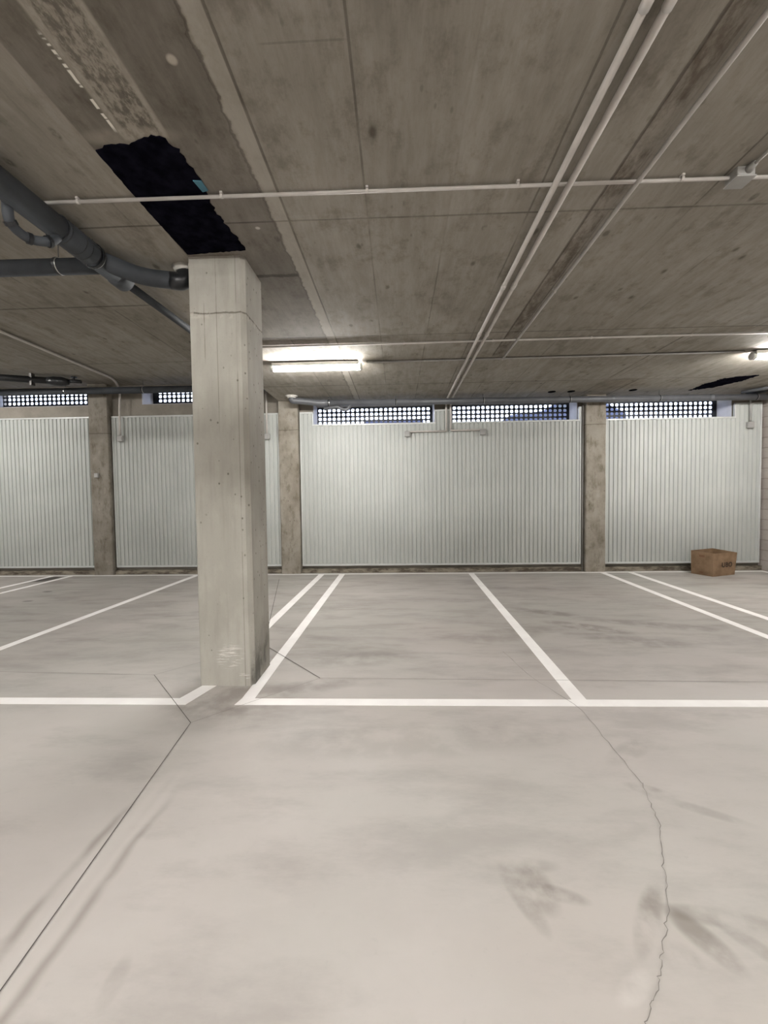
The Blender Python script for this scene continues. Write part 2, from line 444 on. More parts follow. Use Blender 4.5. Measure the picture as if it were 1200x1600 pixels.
# ------------------------------------------------------------------ mesh helpers
class MB:
    def __init__(s, ox=0, oy=0, oz=0):
        s.bm = bmesh.new()
        s.o = Vector((ox, oy, oz))

    def box(s, x0, x1, y0, y1, z0, z1):
        v = [s.bm.verts.new((x, y, z)) for x in (x0, x1) for y in (y0, y1) for z in (z0, z1)]
        for f in ((0, 1, 3, 2), (4, 6, 7, 5), (0, 4, 5, 1), (2, 3, 7, 6), (0, 2, 6, 4), (1, 5, 7, 3)):
            s.bm.faces.new([v[i] for i in f])
        return s

    def prism(s, pts, d):
        """closed polygon (Vectors) extruded by vector d"""
        pts = [Vector(p) for p in pts]
        d = Vector(d)
        a = [s.bm.verts.new(p) for p in pts]
        b = [s.bm.verts.new(p + d) for p in pts]
        s.bm.faces.new(a)
        s.bm.faces.new(b[::-1])
        k = len(pts)
        for i in range(k):
            s.bm.faces.new((a[i], b[i], b[(i + 1) % k], a[(i + 1) % k]))
        return s

    def tube(s, pts, r, seg=16, caps=True):
        pts = [Vector(p) for p in pts]
        rr = r if isinstance(r, (list, tuple)) else [r] * len(pts)
        up = None
        rings = []
        for i, p in enumerate(pts):
            if i == 0: t = pts[1] - p
            elif i == len(pts) - 1: t = p - pts[i - 1]
            else: t = (pts[i + 1] - p).normalized() + (p - pts[i - 1]).normalized()
            t.normalize()
            if up is None:
                up = Vector((0, 0, 1)) if abs(t.z) < 0.9 else Vector((1, 0, 0))
            up = (up - t * up.dot(t)).normalized()
            sd = t.cross(up)
            rings.append([s.bm.verts.new(p + (up * math.cos(2 * math.pi * j / seg) + sd * math.sin(2 * math.pi * j / seg)) * rr[i]) for j in range(seg)])
        for a, b in zip(rings, rings[1:]):
            for j in range(seg):
                f = s.bm.faces.new((a[j], a[(j + 1) % seg], b[(j + 1) % seg], b[j]))
                f.smooth = True
        if caps:
            s.bm.faces.new(rings[0][::-1])
            s.bm.faces.new(rings[-1])
        return s

    def ring(s, c, ax, r0, r1, w, seg=24):
        """a collar: annulus of width w about axis ax"""
        c, ax = Vector(c), Vector(ax).normalized()
        u = ax.orthogonal().normalized()
        v = ax.cross(u)
        R = []
        for (r, o) in ((r0, -w / 2), (r1, -w / 2), (r1, w / 2), (r0, w / 2)):
            R.append([s.bm.verts.new(c + ax * o + (u * math.cos(2 * math.pi * j / seg) + v * math.sin(2 * math.pi * j / seg)) * r) for j in range(seg)])
        for k in range(4):
            a, b = R[k], R[(k + 1) % 4]
            for j in range(seg):
                s.bm.faces.new((a[j], a[(j + 1) % seg], b[(j + 1) % seg], b[j]))
        return s

    def build(s, name, mat, parent=None, bevel=0.0, recalc=True):
        me = bpy.data.meshes.new(name)
        if recalc:
            bmesh.ops.recalc_face_normals(s.bm, faces=s.bm.faces[:])
        s.bm.transform(Matrix.Translation(-s.o))
        s.bm.to_mesh(me)
        s.bm.free()
        me.materials.append(mat)
        o = bpy.data.objects.new(name, me)
        C.objects.link(o)
        if parent is not None:
            o.parent = parent
            o.location = s.o - parent.location if parent.parent is None else s.o - parent.location - parent.parent.location
        else:
            o.location = s.o
        if bevel:
            b = o.modifiers.new('bevel', 'BEVEL')
            b.width = bevel
            b.segments = 2
            b.limit_method = 'ANGLE'
        return o


def tag(o, label=None, cat=None, group=None, kind=None):
    if label: o['label'] = label
    if cat: o['category'] = cat
    if group: o['group'] = group
    if kind: o['kind'] = kind
    return o


def empty(name, loc, label=None, cat=None, group=None, kind=None):
    o = bpy.data.objects.new(name, None)
    C.objects.link(o)
    o.location = loc
    return tag(o, label, cat, group, kind)


def struct(o):
    o['kind'] = 'structure'
    return o


def fillet(pts, R, n=6):
    pts = [Vector(p) for p in pts]
    out = [pts[0]]
    for i in range(1, len(pts) - 1):
        a, p, b = pts[i - 1], pts[i], pts[i + 1]
        da, db = (a - p), (b - p)
        ra = min(R, da.length * 0.45, db.length * 0.45)
        p0, p1 = p + da.normalized() * ra, p + db.normalized() * ra
        for k in range(n + 1):
            t = k / n
            out.append((1 - t) ** 2 * p0 + 2 * t * (1 - t) * p + t * t * p1)
    out.append(pts[-1])
    return out


# ------------------------------------------------------------------ setting
ZR, ZL = 3.48, 3.90            # ceiling heights right and left of the step
XS = -2.36                     # the step
YB = 8.50                      # back wall face
GY = 8.90                      # gratings
XW = 7.16                      # right wall face
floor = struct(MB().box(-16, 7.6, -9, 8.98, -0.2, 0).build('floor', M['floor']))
struct(MB().box(XS, 7.6, -9, 8.98, ZR, 4.1).build('ceiling', M['ceil']))
struct(MB().box(-16, XS, -9, 8.98, ZL, 4.1).build('ceiling', M['ceil_l']))
struct(MB().box(XW, 7.6, -9, 8.98, 0, ZR).build('wall_right', M['block']))
struct(MB().box(-16.2, -16, -9, 8.98, 0, ZL).build('wall_left', M['wall']))
w = MB()
w.box(-16.2, XS, -9.2, -9, 0, 4.1)
w.box(XS, 7.6, -9.2, -9, 0, 4.1)
struct(w.build('wall_rear', M['wall']))

RO = [(-1.705, 0.757), (1.085, 3.60), (4.10, 6.60)]    # openings right part, z 3.0..3.45
LO = [(-8.6, -6.32), (-5.26, -2.75)]                   # openings left part, z 3.5..3.87
w = MB()
w.box(XS, XW, YB, 8.98, 0, 3.02)
xs = [XS] + [v for p in RO for v in p] + [XW]
for i in range(0, len(xs), 2):
    w.box(xs[i], xs[i + 1], YB, 8.98, 3.02, ZR)
for a, b in RO:
    w.box(a, b, YB, 8.98, 3.455, ZR)
w.box(-16, XS, YB, 8.98, 0, 3.51)
xs = [-16] + [v for p in LO for v in p] + [XS]
for i in range(0, len(xs), 2):
    w.box(xs[i], xs[i + 1], YB, 8.98, 3.51, ZL)
for a, b in LO:
    w.box(a, b, YB, 8.98, 3.87, ZL)
struct(w.build('wall_back', M['wall']))

# concrete curb in front of the wall, under the panels
PIL = [(-6.29, -5.89), (-2.385, -1.985), (3.70, 4.09)]
w = MB()
w.box(-16, PIL[0][0], 8.41, YB, 0, 0.085)
w.box(PIL[0][1], PIL[1][0], 8.41, YB, 0, 0.085)
w.box(PIL[1][1], PIL[2][0], 8.41, YB, 0, 0.085)
w.box(PIL[2][1], XW, 8.41, YB, 0, 0.085)
struct(w.build('baseboard_back', M['curb']))


k = 0
for (a, b, z0, z1) in [(p[0], p[1], 3.02, 3.455) for p in RO] + [(p[0], p[1], 3.51, 3.87) for p in LO]:
    k += 1
    m = MB(a, YB, z0)
    m.box(a, a + 0.008, YB + 0.002, GY - 0.021, z0, z1)
    m.box(b - 0.008, b, YB + 0.002, GY - 0.021, z0, z1)
    m.box(a + 0.008, b - 0.008, YB + 0.002, GY - 0.021, z0, z0 + 0.006)
    struct(m.build('trim_%d' % k, M['reveal']))  # thin added liners that carry the daylight colour


# gratings
def grating(idx, a, b, zs, z0, z1, x_first):
    root = struct(empty('window_%d' % idx, ((a + b) / 2, GY, z0)))
    m = MB()
    hw, hh = 0.0315, 0.029
    cols = []
    x = x_first
    while x < b - 0.03:
        if x > a + 0.03:
            cols.append(x)
        x += 0.1
    prev = a
    zlo, zhi = zs[0] - hh, zs[-1] + hh
    for x in cols:
        m.box(prev, x - hw, GY, GY + 0.012, zlo, zhi)
        prev = x + hw
    m.box(prev, b, GY, GY + 0.012, zlo, zhi)
    pz = z0
    for z in zs:
        m.box(a, b, GY + 0.001, GY + 0.011, pz, z - hh)
        pz = z + hh
    m.box(a, b, GY + 0.001, GY + 0.011, pz, z1)
    # rounded hole corners
    c = 0.013
    for x in cols:
        for z in zs:
            for sx in (-1, 1):
                for sz in (-1, 1):
                    X, Z = x + sx * hw, z + sz * hh
                    m.prism([(X, GY + 0.002, Z), (X - sx * c, GY + 0.002, Z), (X, GY + 0.002, Z - sz * c)], (0, 0.008, 0))
    m.build('grating', M['grate'], root)
    f = MB()
    f.box(a, b, GY - 0.02, GY - 0.002, z0, z0 + 0.018)
    f.build('grating_sill', M['frame'], root)
    return root


grating(1, RO[0][0], RO[0][1], [3.12, 3.21, 3.30, 3.39], 3.02, 3.455, -1.64)
grating(2, RO[1][0], RO[1][1], [3.12, 3.21, 3.30, 3.39], 3.02, 3.455, 1.21)
grating(3, RO[2][0], RO[2][1], [3.12, 3.21, 3.30, 3.39], 3.02, 3.455, 4.18)
grating(4, LO[0][0], LO[0][1], [3.675, 3.765, 3.85], 3.51, 3.87, -8.56)
grating(5, LO[1][0], LO[1][1], [3.675, 3.765, 3.85], 3.51, 3.87, -5.10)

# outdoors, seen only through the gratings
struct(MB().box(-30, 40, 9.0, 60, 2.6, 2.84).build('ground', M['ground']))
tag(MB(-0.1, 12, 2.84).box(-0.95, 0.75, 12.0, 12.3, 2.84, 3.74).build('garden_wall', M['navy'], None, 0.02),
    'low dark garden wall outside, seen through the bottom holes of the central grating', 'wall')
car = empty('car', (5.2, 12.6, 2.84), 'dark blue parked car outside, seen through the grating right of centre', 'car')
prof = [(2.95, 3.12), (2.97, 3.66), (3.2, 3.80), (4.1, 3.90), (4.55, 4.16), (4.9, 4.22), (5.6, 4.20), (6.1, 3.95), (6.4, 3.80), (6.45, 3.15)]
m = MB(5.2, 12.6, 2.84)
m.prism([(x, 11.9, z) for x, z in prof], (0, 1.6, 0))
m.build('car_body', M['navy'], car, 0.05)
m = MB(5.2, 11.88, 3.7)
m.prism([(4.3, 11.885, 3.90), (4.6, 11.885, 4.11), (4.95, 11.885, 4.16), (4.95, 11.885, 3.90)], (0, 0.01, 0))
m.prism([(5.03, 11.885, 3.90), (5.03, 11.885, 4.16), (5.55, 11.885, 4.14), (5.95, 11.885, 3.92)], (0, 0.01, 0))
m.build('side_window', M['glass'], car)
for x in (3.6, 5.7):
    MB(x, 11.9, 3.12).tube([(x, 11.86, 3.14), (x, 12.1, 3.14)], 0.29, 24).build('wheel', M['black'], car)


# ------------------------------------------------------------------ columns
m = MB(-1.43, 3.57, 0)
x0, x1, y0, y1, c = -1.655, -1.205, 3.34, 3.80, 0.035
m.prism([(x0 + 0.008, y0, 0), (x1 - c, y0, 0), (x1, y0 + c, 0), (x1, y1 - c, 0), (x1 - c, y1, 0), (x0 + c, y1, 0), (x0, y1 - c, 0), (x0, y0 + 0.008, 0)], (0, 0, ZR))
tag(m.build('concrete_column', M['column']), 'free-standing bare concrete column between the parking bays in the foreground', 'column')

labs = ['concrete pilaster at the far left between two white corrugated panels, under the higher ceiling',
        'stained concrete pilaster against the back wall just right of the foreground column',
        'concrete pilaster against the back wall left of the panel with the cardboard box']
for i, (a, b) in enumerate(PIL):
    top = ZL if i == 0 else ZR
    m = MB((a + b) / 2, 8.43, 0)
    # slightly uneven cast faces
    n = 14
    rnd = random.Random(i + 3)
    sec = []
    for k in range(n + 1):
        z = top * k / n
        j = lambda s=0.006: rnd.uniform(-s, s)
        sec.append([(a + 0.012 + j(), 8.335 + j(0.003), z), (b - 0.012 + j(), 8.335 + j(0.003), z), (b + j(0.004), 8.35, z), (b + j(0.004), YB - 0.003, z), (a + j(0.004), YB - 0.003, z), (a + j(0.004), 8.35, z)])
    vs = [[m.bm.verts.new(p) for p in s_] for s_ in sec]
    for p, q in zip(vs, vs[1:]):
        for k in range(6):
            m.bm.faces.new((p[k], p[(k + 1) % 6], q[(k + 1) % 6], q[k]))
    m.bm.faces.new(vs[0][::-1])
    m.bm.faces.new(vs[-1])
    tag(m.build('concrete_pilaster', mat_pilaster('pilaster_concrete_%d' % i, 4.0 * i + 1)), labs[i], 'pilaster', 'pilasters along the back wall')


# ------------------------------------------------------------------ corrugated panels
def corrugated(label, a, b, tops, zb=0.145):
    """tops: list of (xa, xb, ztop) covering a..b"""
    root = empty('corrugated_panel', ((a + b) / 2, 8.42, zb), label, 'wall panel', 'white corrugated panels along the back wall')
    pitch = 0.0835
    prof = []
    x = a + 0.02
    while x < b - 0.02:
        for fx, y in ((0.0, 0.0), (0.60, 0.0), (0.70, 0.018), (0.90, 0.018)):
            xx = x + fx * pitch
            if xx < b - 0.02:
                prof.append((xx, 8.424 + y))
        x += pitch
    prof.append((b - 0.02, 8.424))
    m = MB((a + b) / 2, 8.42, zb)
    th = 0.004
    for (xa, xb, zt) in tops:
        def yat(X):
            for (p, q) in zip(prof, prof[1:]):
                if p[0] <= X <= q[0]:
                    return p[1] + (q[1] - p[1]) * (X - p[0]) / max(1e-6, q[0] - p[0])
            return 8.424
        pts = [(max(xa, a + 0.02), yat(max(xa, a + 0.02)))] + [p for p in prof if xa < p[0] < xb] + [(min(xb, b - 0.02), yat(min(xb, b - 0.02)))]
        f = [[m.bm.verts.new((px, py + d, z)) for (px, py) in pts] for d, z in ((0, zb + 0.01), (0, zt - 0.01), (th, zt - 0.01), (th, zb + 0.01))]
        for k in range(4):
            A, B = f[k], f[(k + 1) % 4]
            for i in range(len(pts) - 1):
                m.bm.faces.new((A[i], A[i + 1], B[i + 1], B[i]))
    m.build('corrugated_sheet', M['panel'], root)
    MB((a + b) / 2, 8.41, zb).box(a, b, 8.408, 8.455, zb, zb + 0.035).build('bottom_trim', M['trim'], root, 0.003)
    for (xa, xb, zt) in tops:
        MB((xa + xb) / 2, 8.41, zt).box(xa, xb, 8.408, 8.455, zt - 0.03, zt).build('top_trim', M['trim'], root, 0.003)
    m = MB(a, 8.41, zb).box(a, a + 0.025, 8.408, 8.455, zb + 0.035, tops[0][2] - 0.03)
    m.build('side_trim', M['trim'], root, 0.003)
    m = MB(b, 8.41, zb).box(b - 0.025, b, 8.408, 8.455, zb + 0.035, tops[-1][2] - 0.03)
    m.build('side_trim', M['trim'], root, 0.003)
    # notch edges
    for (p, q) in zip(tops, tops[1:]):
        lo, hi = sorted((p[2], q[2]))
        X = p[1]
        MB(X, 8.41, lo).box(X - 0.012, X + 0.012, 8.410, 8.453, lo - 0.03, hi - 0.0305).build('notch_trim', M['trim'], root)
    return root


corrugated('white corrugated metal panel at the far left edge, left of the leftmost pilaster', -10.2, -6.305, [(-10.2, -6.305, 3.265)])
corrugated('white corrugated metal panel partly hidden behind the foreground column', -5.86, -2.40, [(-5.86, -2.40, 3.265)])
corrugated('widest white corrugated metal panel in the centre, notched below two window gratings', -1.97, 3.64,
           [(-1.97, -1.705, 3.27), (-1.705, 0.757, 3.02), (0.757, 1.085, 3.27), (1.085, 3.60, 3.02), (3.60, 3.64, 3.27)])
corrugated('white corrugated metal panel at the right with the cardboard box in front', 4.10, 7.11,
           [(4.10, 6.60, 3.02), (6.60, 7.11, 3.285)])


# ------------------------------------------------------------------ painted lines
def stripe(name, pts_list, label, group=None):
    """list of quads/polygons on the floor"""
    cx = sum(p[0] for q in pts_list for p in q) / sum(len(q) for q in pts_list)
    cy = sum(p[1] for q in pts_list for p in q) / sum(len(q) for q in pts_list)
    m = MB(cx, cy, 0)
    for q in pts_list:
        m.prism([(p[0], p[1], 0.0004) for p in q], (0, 0, 0.002))
    return tag(m.build(name, M['paint']), label, 'floor marking', group)


G = 'painted parking bay lines'
FY0, FY1 = 3.025, 3.125
stripe('parking_line', [[(-15.9, FY0), (-1.66, FY0), (-1.62, FY0 + 0.0), (-1.52, 3.34), (-1.64, 3.34), (-1.715, FY1), (-15.9, FY1)]],
       'white front line of the bays left of the foreground column, with a diagonal end', G)
stripe('parking_line', [[(-1.245, FY0), (7.1, FY0), (7.1, FY1), (-1.245 + 0.02, FY1)]],
       'white line across the front of the bays right of the foreground column', G)
stripe('parking_line', [[(-1.225, FY1), (-1.125, FY1), (-1.08, 8.24), (-1.19, 8.24)]],
       'white bay line touching the right foot of the foreground column', G)
stripe('parking_line', [[(-1.66, 3.82), (-1.56, 3.82), (-1.495, 8.24), (-1.605, 8.24)]],
       'white bay line emerging from behind the foreground column', G)
stripe('parking_line', [[(1.29, FY1), (1.40, FY1), (1.49, 8.24), (1.38, 8.24)]],
       'white line dividing the two wide bays right of the foreground column', G)
stripe('parking_line', [[(3.84, FY1), (3.94, FY1), (4.05, 8.24), (3.94, 8.24)]],
       'white bay line from the foot of the right pilaster, left of a close pair', G)
stripe('parking_line', [[(4.40, FY1), (4.50, FY1), (4.59, 8.24), (4.48, 8.24)]],
       'white bay line nearest the cardboard box, right one of a close pair', G)
stripe('parking_line', [[(-4.28, FY1), (-4.18, FY1), (-4.04, 8.24), (-4.15, 8.24)]],
       'white bay line left of the foreground column, running down to the left picture edge', G)
stripe('parking_line', [[(-6.80, FY1), (-6.70, FY1), (-6.66, 8.24), (-6.76, 8.24)]],
       'thin white line at the far left, front one of a close pair', G)
stripe('parking_line', [[(-7.26, FY1), (-7.16, FY1), (-7.06, 8.24), (-7.16, 8.24)]],
       'thin white line at the far left, rear one of a close pair', G)
m = [[(-15.9, 8.24), (7.02, 8.24), (7.02, 8.32), (-15.9, 8.32)]]
stripe('parking_line', m, 'thin white line along the foot of the back wall', G)
stripe('parking_line', [[(7.02, -8.9), (7.10, -8.9), (7.10, 8.32), (7.02, 8.32)]], 'white line along the foot of the right block wall', G)


# ------------------------------------------------------------------ joints and cracks in the floor
def cut(name, pts, wid, mat, jit=0.0, sub=1):
    P = [Vector((p[0], p[1], 0)) for p in pts]
    if sub > 1:
        Q = []
        for a, b in zip(P, P[1:]):
            for k in range(sub):
                q = a.lerp(b, k / sub)
                q += Vector((random.uniform(-jit, jit), random.uniform(-jit, jit), 0))
                Q.append(q)
        Q.append(P[-1])
        P = Q
    m = MB(P[0].x, P[0].y, 0)
    L, Rr = [], []
    for i, p in enumerate(P):
        t = (P[min(i + 1, len(P) - 1)] - P[max(i - 1, 0)]).normalized()
        nrm = Vector((-t.y, t.x, 0)) * wid / 2 * (random.uniform(0.5, 1.5) if jit else 1)
        L.append(m.bm.verts.new(p + nrm + Vector((0, 0, 0.0032))))
        Rr.append(m.bm.verts.new(p - nrm + Vector((0, 0, 0.0032))))
    for i in range(len(P) - 1):
        m.bm.faces.new((L[i], Rr[i], Rr[i + 1], L[i + 1]))
    return m.build(name, mat, floor)


D = [(-2.17, 3.545), (-1.452, 2.775), (-0.685, 3.485), (-1.42, 4.28)]
cut('saw_cut', [D[0], D[1]], 0.0045, M['joint'])
cut('saw_cut', [D[1], D[2]], 0.003, M['joint_soft'])
cut('saw_cut', [D[2], D[3]], 0.006, M['joint'])
cut('saw_cut', [D[3], D[0]], 0.003, M['joint_soft'])
cut('saw_cut', [D[1], (-1.276, 1.215), (-1.16, 0.2)], 0.0042, M['joint'])
cut('saw_cut', [D[2], (2.99, 3.43), (7.1, 3.37)], 0.004, M['joint_soft'])
cut('saw_cut', [D[0], (-3.63, 3.606), (-9, 3.8)], 0.004, M['joint_soft'])
cut('saw_cut', [D[3], (-1.545, 4.766), (-2.28, 7.80)], 0.007, M['joint'])
cut('floor_crack', [(1.02, 4.1), (1.12, 3.5), (1.302, 2.969), (1.29, 2.581), (1.282, 2.206)], 0.003, M['joint_soft'], 0.008, 6)
cut('floor_crack', [(1.282, 2.206), (1.199, 1.924), (1.091, 1.719), (0.991, 1.528), (0.871, 1.374), (0.80, 1.28), (0.707, 1.183), (0.62, 1.08)], 0.0024, M['joint_soft'], 0.007, 10)


# ------------------------------------------------------------------ black patches in the ceiling
def ragged(name, pts, jit, z, mat, label, cat, sub=0.022):
    P = [Vector((p[0], p[1], 0)) for p in pts]
    Q = []
    k = len(P)
    for i in range(k):
        a, b = P[i], P[(i + 1) % k]
        j = pts[i][2] if len(pts[i]) > 2 else jit
        n = max(1, int((b - a).length / sub))
        t = (b - a).normalized()
        nr = Vector((-t.y, t.x, 0))
        for q in range(n):
            Q.append(a.lerp(b, q / n) + nr * random.uniform(-j, j))
    cx = sum(p.x for p in P) / k
    cy = sum(p.y for p in P) / k
    m = MB(cx, cy, z)
    m.prism([(q.x, q.y, z - 0.006) for q in Q], (0, 0, 0.006))
    return tag(m.build(name, mat), label, cat)


ragged('black_patch', [(-1.645, 2.31, 0.008), (-1.53, 2.275, 0.006), (-1.44, 2.29, 0.006), (-1.37, 2.265, 0.006), (-1.33, 2.240, 0.010), (-1.24, 2.240, 0.012),
                       (-1.185, 2.33, 0.010), (-1.17, 2.60, 0.010), (-1.20, 2.75, 0.010), (-1.195, 2.95, 0.010), (-1.165, 3.12, 0.008), (-1.16, 3.27, 0.005),
                       (-1.635, 3.30, 0.002), (-1.65, 2.8, 0.003)],
       0.01, ZR, M['bitumen'], 'large ragged black patch on the ceiling above the foreground column', 'ceiling patch')
ragged('black_patch', [(5.52, 8.15, 0.02), (5.50, 7.75, 0.04), (5.55, 7.35, 0.02), (5.75, 7.22, 0.02), (6.02, 7.18, 0.02), (6.00, 7.55, 0.02), (5.82, 7.95, 0.03)],
       0.02, ZR, M['bitumen'], 'smaller ragged black patch on the ceiling at the far right above the corrugated panel', 'ceiling patch')
tag(MB(-1.18, 2.59, ZR).prism([(-1.215, 2.545, ZR - 0.012), (-1.165, 2.55, ZR - 0.012), (-1.16, 2.63, ZR - 0.012), (-1.20, 2.64, ZR - 0.012)], (0, 0, 0.005)).build('plastic_scrap', M['blue']),
    'small blue plastic scrap at the edge of the large black ceiling patch', 'scrap')
for x, lb in ((2.92, 'small black disc for a round ceiling hole near the back wall, leftmost of three'), (3.28, 'small black disc for a round ceiling hole, middle of three, beside a pipe hanger'),
              (4.42, 'small black disc for a round ceiling hole right of the right pilaster')):
    tag(MB(x, 8.0, ZR).tube([(x, 8.02, ZR - 0.005), (x, 8.02, ZR)], 0.07, 20).build('hole_disc', M['hole']), lb, 'hole disc', 'discs for round ceiling holes')  # black discs standing in for the dark of open holes


# ------------------------------------------------------------------ conduits
def conduit(label, pts, r, clips=(), mat='conduit', fil=0.06, couplers=(), group='ceiling conduits'):
    p0 = Vector(pts[0])
    root = empty('conduit', p0, label, 'conduit', group)
    path = fillet(pts, fil) if len(pts) > 2 else pts
    MB(*p0).tube(path, r, 12).build('conduit_tube', M[mat], root)
    for (c, ax) in clips:
        c = Vector(c)
        m = MB(*c)
        m.ring(c, ax, r * 1.02, r * 1.35, 0.016, 14)
        u = Vector(ax)
        m.box(c.x - (0.008 if abs(u.x) > .5 else 0.016), c.x + (0.008 if abs(u.x) > .5 else 0.016),
              c.y - (0.008 if abs(u.y) > .5 else 0.016), c.y + (0.008 if abs(u.y) > .5 else 0.016), c.z + r, c.z + r + 0.012)
        m.build('pipe_clip', M[mat], root)
    for (c, ax) in couplers:
        c = Vector(c)
        a = Vector(ax).normalized()
        MB(*c).tube([c - a * 0.035, c + a * 0.035], r * 1.22, 14).build('coupling', M[mat], root)
    return root


rr = 0.0105
zc = ZR - rr - 0.012
conduit('thin pale conduit across the whole ceiling, crossing the large black patch', [(-2.33, 2.664, zc), (7.1, 2.69, zc)], rr,
        [((x, 2.664, zc), (1, 0, 0)) for x in (-2.02, -1.09, -0.17, 0.76, 1.75, 2.6, 3.5)])
rt = 0.0185
zt = ZR - rt - 0.030
for x, s_ in ((0.978, 'left'), (1.066, 'right')):
    conduit('thick pale conduit of the close pair running to the back wall, %s one' % s_,
            [(x, -6.0, zt), (x, 8.30, zt), (x, 8.375, zt - 0.1), (x, 8.375, 2.835 if s_ == 'left' else 2.86)], rt,
            [((x, y, zt), (0, 1, 0)) for y in (5.0,)], 'conduit', 0.1, [((x, y, zt), (0, 1, 0)) for y in (1.69, 3.86, 6.7)])
rs = 0.0135
conduit('single pale conduit beside the rough groove, running towards the fluorescent line', [(1.478, -6.0, ZR - rs - 0.030), (1.478, 5.93, ZR - rs - 0.030)], rs,
        [((1.478, y, ZR - rs - 0.030), (0, 1, 0)) for y in (4.0,)])
conduit('thin conduit across the ceiling in front of the fluorescent lamp', [(-2.3, 5.31, ZR - 0.0145), (7.1, 5.24, ZR - 0.0145)], 0.012,
        [((x, 5.31 - (x + 2.3) * 0.0074, ZR - 0.0145), (1, 0, 0)) for x in (-0.9, 0.1, 1.2, 2.4, 3.6)], 'conduit')
conduit('dark conduit across the ceiling from the lit lamp to the right lamp', [(-0.42, 5.99, ZR - 0.0165), (4.75, 5.93, ZR - 0.0165)], 0.015,
        [((x, 5.97, ZR - 0.0165), (1, 0, 0)) for x in (0.4, 2.0, 3.4)], 'conduit2')
# junction box on the first conduit, with a thin conduit going towards the viewer
jb = empty('junction_box', (2.09, 2.66, ZR - 0.06), 'grey junction box on the ceiling conduit at the upper right', 'junction box')
MB(2.09, 2.66, ZR - 0.05).box(2.035, 2.140, 2.610, 2.712, ZR - 0.052, ZR).build('box_body', M['jbox'], jb, 0.006)
MB(2.09, 2.66, ZR - 0.05).box(2.03, 2.145, 2.605, 2.717, ZR - 0.062, ZR - 0.0525).build('box_lid', M['jbox'], jb, 0.004)
MB(2.09, 2.55, ZR - 0.03).tube([(2.10, 2.560, zc), (2.10, 2.610, zc)], [0.014, 0.024], 12).build('cable_gland', M['jbox'], jb)
conduit('short thin conduit from the grey junction box towards the viewer', [(2.10, -6.0, zc), (2.10, 2.565, zc)], 0.009, [((2.10, 1.5, zc), (0, 1, 0))])


# wall boxes
def wall_box(label, x, z, s=0.11, y=8.40):
    b = empty('switch_box', (x, y, z), label, 'wall box', 'grey wall boxes on the corrugated panels')
    MB(x, y, z).box(x - s / 2, x + s / 2, y - 0.055, y + 0.004, z - s / 2, z + s / 2).build('box_body', M['jbox'], b, 0.01)
    MB(x, y - 0.06, z).box(x - s * 0.40, x + s * 0.40, y - 0.063, y - 0.055, z - s * 0.38, z + s * 0.38).build('box_lid', M['jbox'], b, 0.003)
    return b


wall_box('grey wall box near the top of the second white panel from the left', -5.66, 2.80, 0.12)
wall_box('grey wall box in the narrow gap between foreground column and stained pilaster', -2.63, 2.79, 0.12)
wall_box('grey wall box on the central panel, left of the conduit pair', 0.20, 2.79, 0.11)
wall_box('grey wall box on the central panel, right of the conduit pair', 1.70, 2.80, 0.12)
wall_box('grey wall box at the top right corner of the right panel', 6.86, 2.845, 0.12)
tag(MB(-6.14, 8.33, 2.05).box(-6.18, -6.10, 8.285, 8.337, 2.01, 2.10).build('socket_box', M['jbox'], None, 0.008), 'tiny grey box on the leftmost pilaster at mid height', 'wall box')
conduit('thin horizontal conduit branching left from the conduit pair to a wall box', [(0.978, 8.375, 2.835), (0.255, 8.375, 2.835)], 0.016, (), 'conduit')
conduit('thin horizontal conduit branching right from the conduit pair to a wall box', [(1.066, 8.375, 2.845), (1.64, 8.375, 2.845)], 0.016, (), 'conduit')
conduit('pale conduit on the high ceiling at the left, bending down to a wall box', [(-5.36, 1.0, ZL - 0.03), (-5.42, 7.9, ZL - 0.03), (-5.62, 8.36, ZL - 0.12), (-5.66, 8.37, 3.3), (-5.66, 8.375, 2.86)], 0.02, (), 'conduit', 0.2)
conduit('vertical pale conduit down to the wall box between foreground column and stained pilaster', [(-2.63, 8.375, ZL), (-2.63, 8.375, 2.85)], 0.018, (), 'conduit')
conduit('short vertical conduit down to the wall box at the top right corner', [(6.86, 8.375, ZR), (6.86, 8.375, 2.90)], 0.02, (), 'jbox')
conduit('slim vertical pipe in the gap between the central panel and the right pilaster', [(3.665, 8.40, 0.0), (3.665, 8.40, 3.3)], 0.011, (), 'conduit2')


# ------------------------------------------------------------------ lamps
def lamp(label, x0, x1, y, z=3.40, top=ZR):
    root = empty('fluorescent_lamp', ((x0 + x1) / 2, y, top), label, 'ceiling lamp', 'fluorescent ceiling lamps')
    xm = (x0 + x1) / 2
    MB(xm, y, z).box(x0 + 0.03, x1 - 0.03, y - 0.054, y + 0.054, z + 0.016, z + 0.066).build('lamp_housing', M['lampgrey'], root, 0.004)
    MB(xm, y, z).tube([(x0 + 0.05, y, z), (x1 - 0.02, y, z)], 0.048, 24).build('diffuser', M['lamp'], root)
    MB(x0, y, z).tube([(x0 + 0.0, y, z), (x0 + 0.05, y, z)], 0.050, 24).build('end_cap', M['lampgrey'], root)
    MB(x1, y, z).tube([(x1 - 0.02, y, z), (x1 + 0.01, y, z)], 0.050, 24).build('end_cap', M['lampgrey'], root)
    for xx in (x0 + 0.2, x1 - 0.2):
        MB(xx, y, z + 0.066).box(xx - 0.015, xx + 0.015, y - 0.02, y + 0.02, z + 0.066, top).build('mounting_bracket', M['steel'], root)
    return root


lamp('lit fluorescent tube lamp on the ceiling just right of the foreground column', -1.80, -0.50, 5.97)
lamp('lit fluorescent tube lamp on the ceiling cut by the right picture edge', 4.85, 6.20, 5.93)
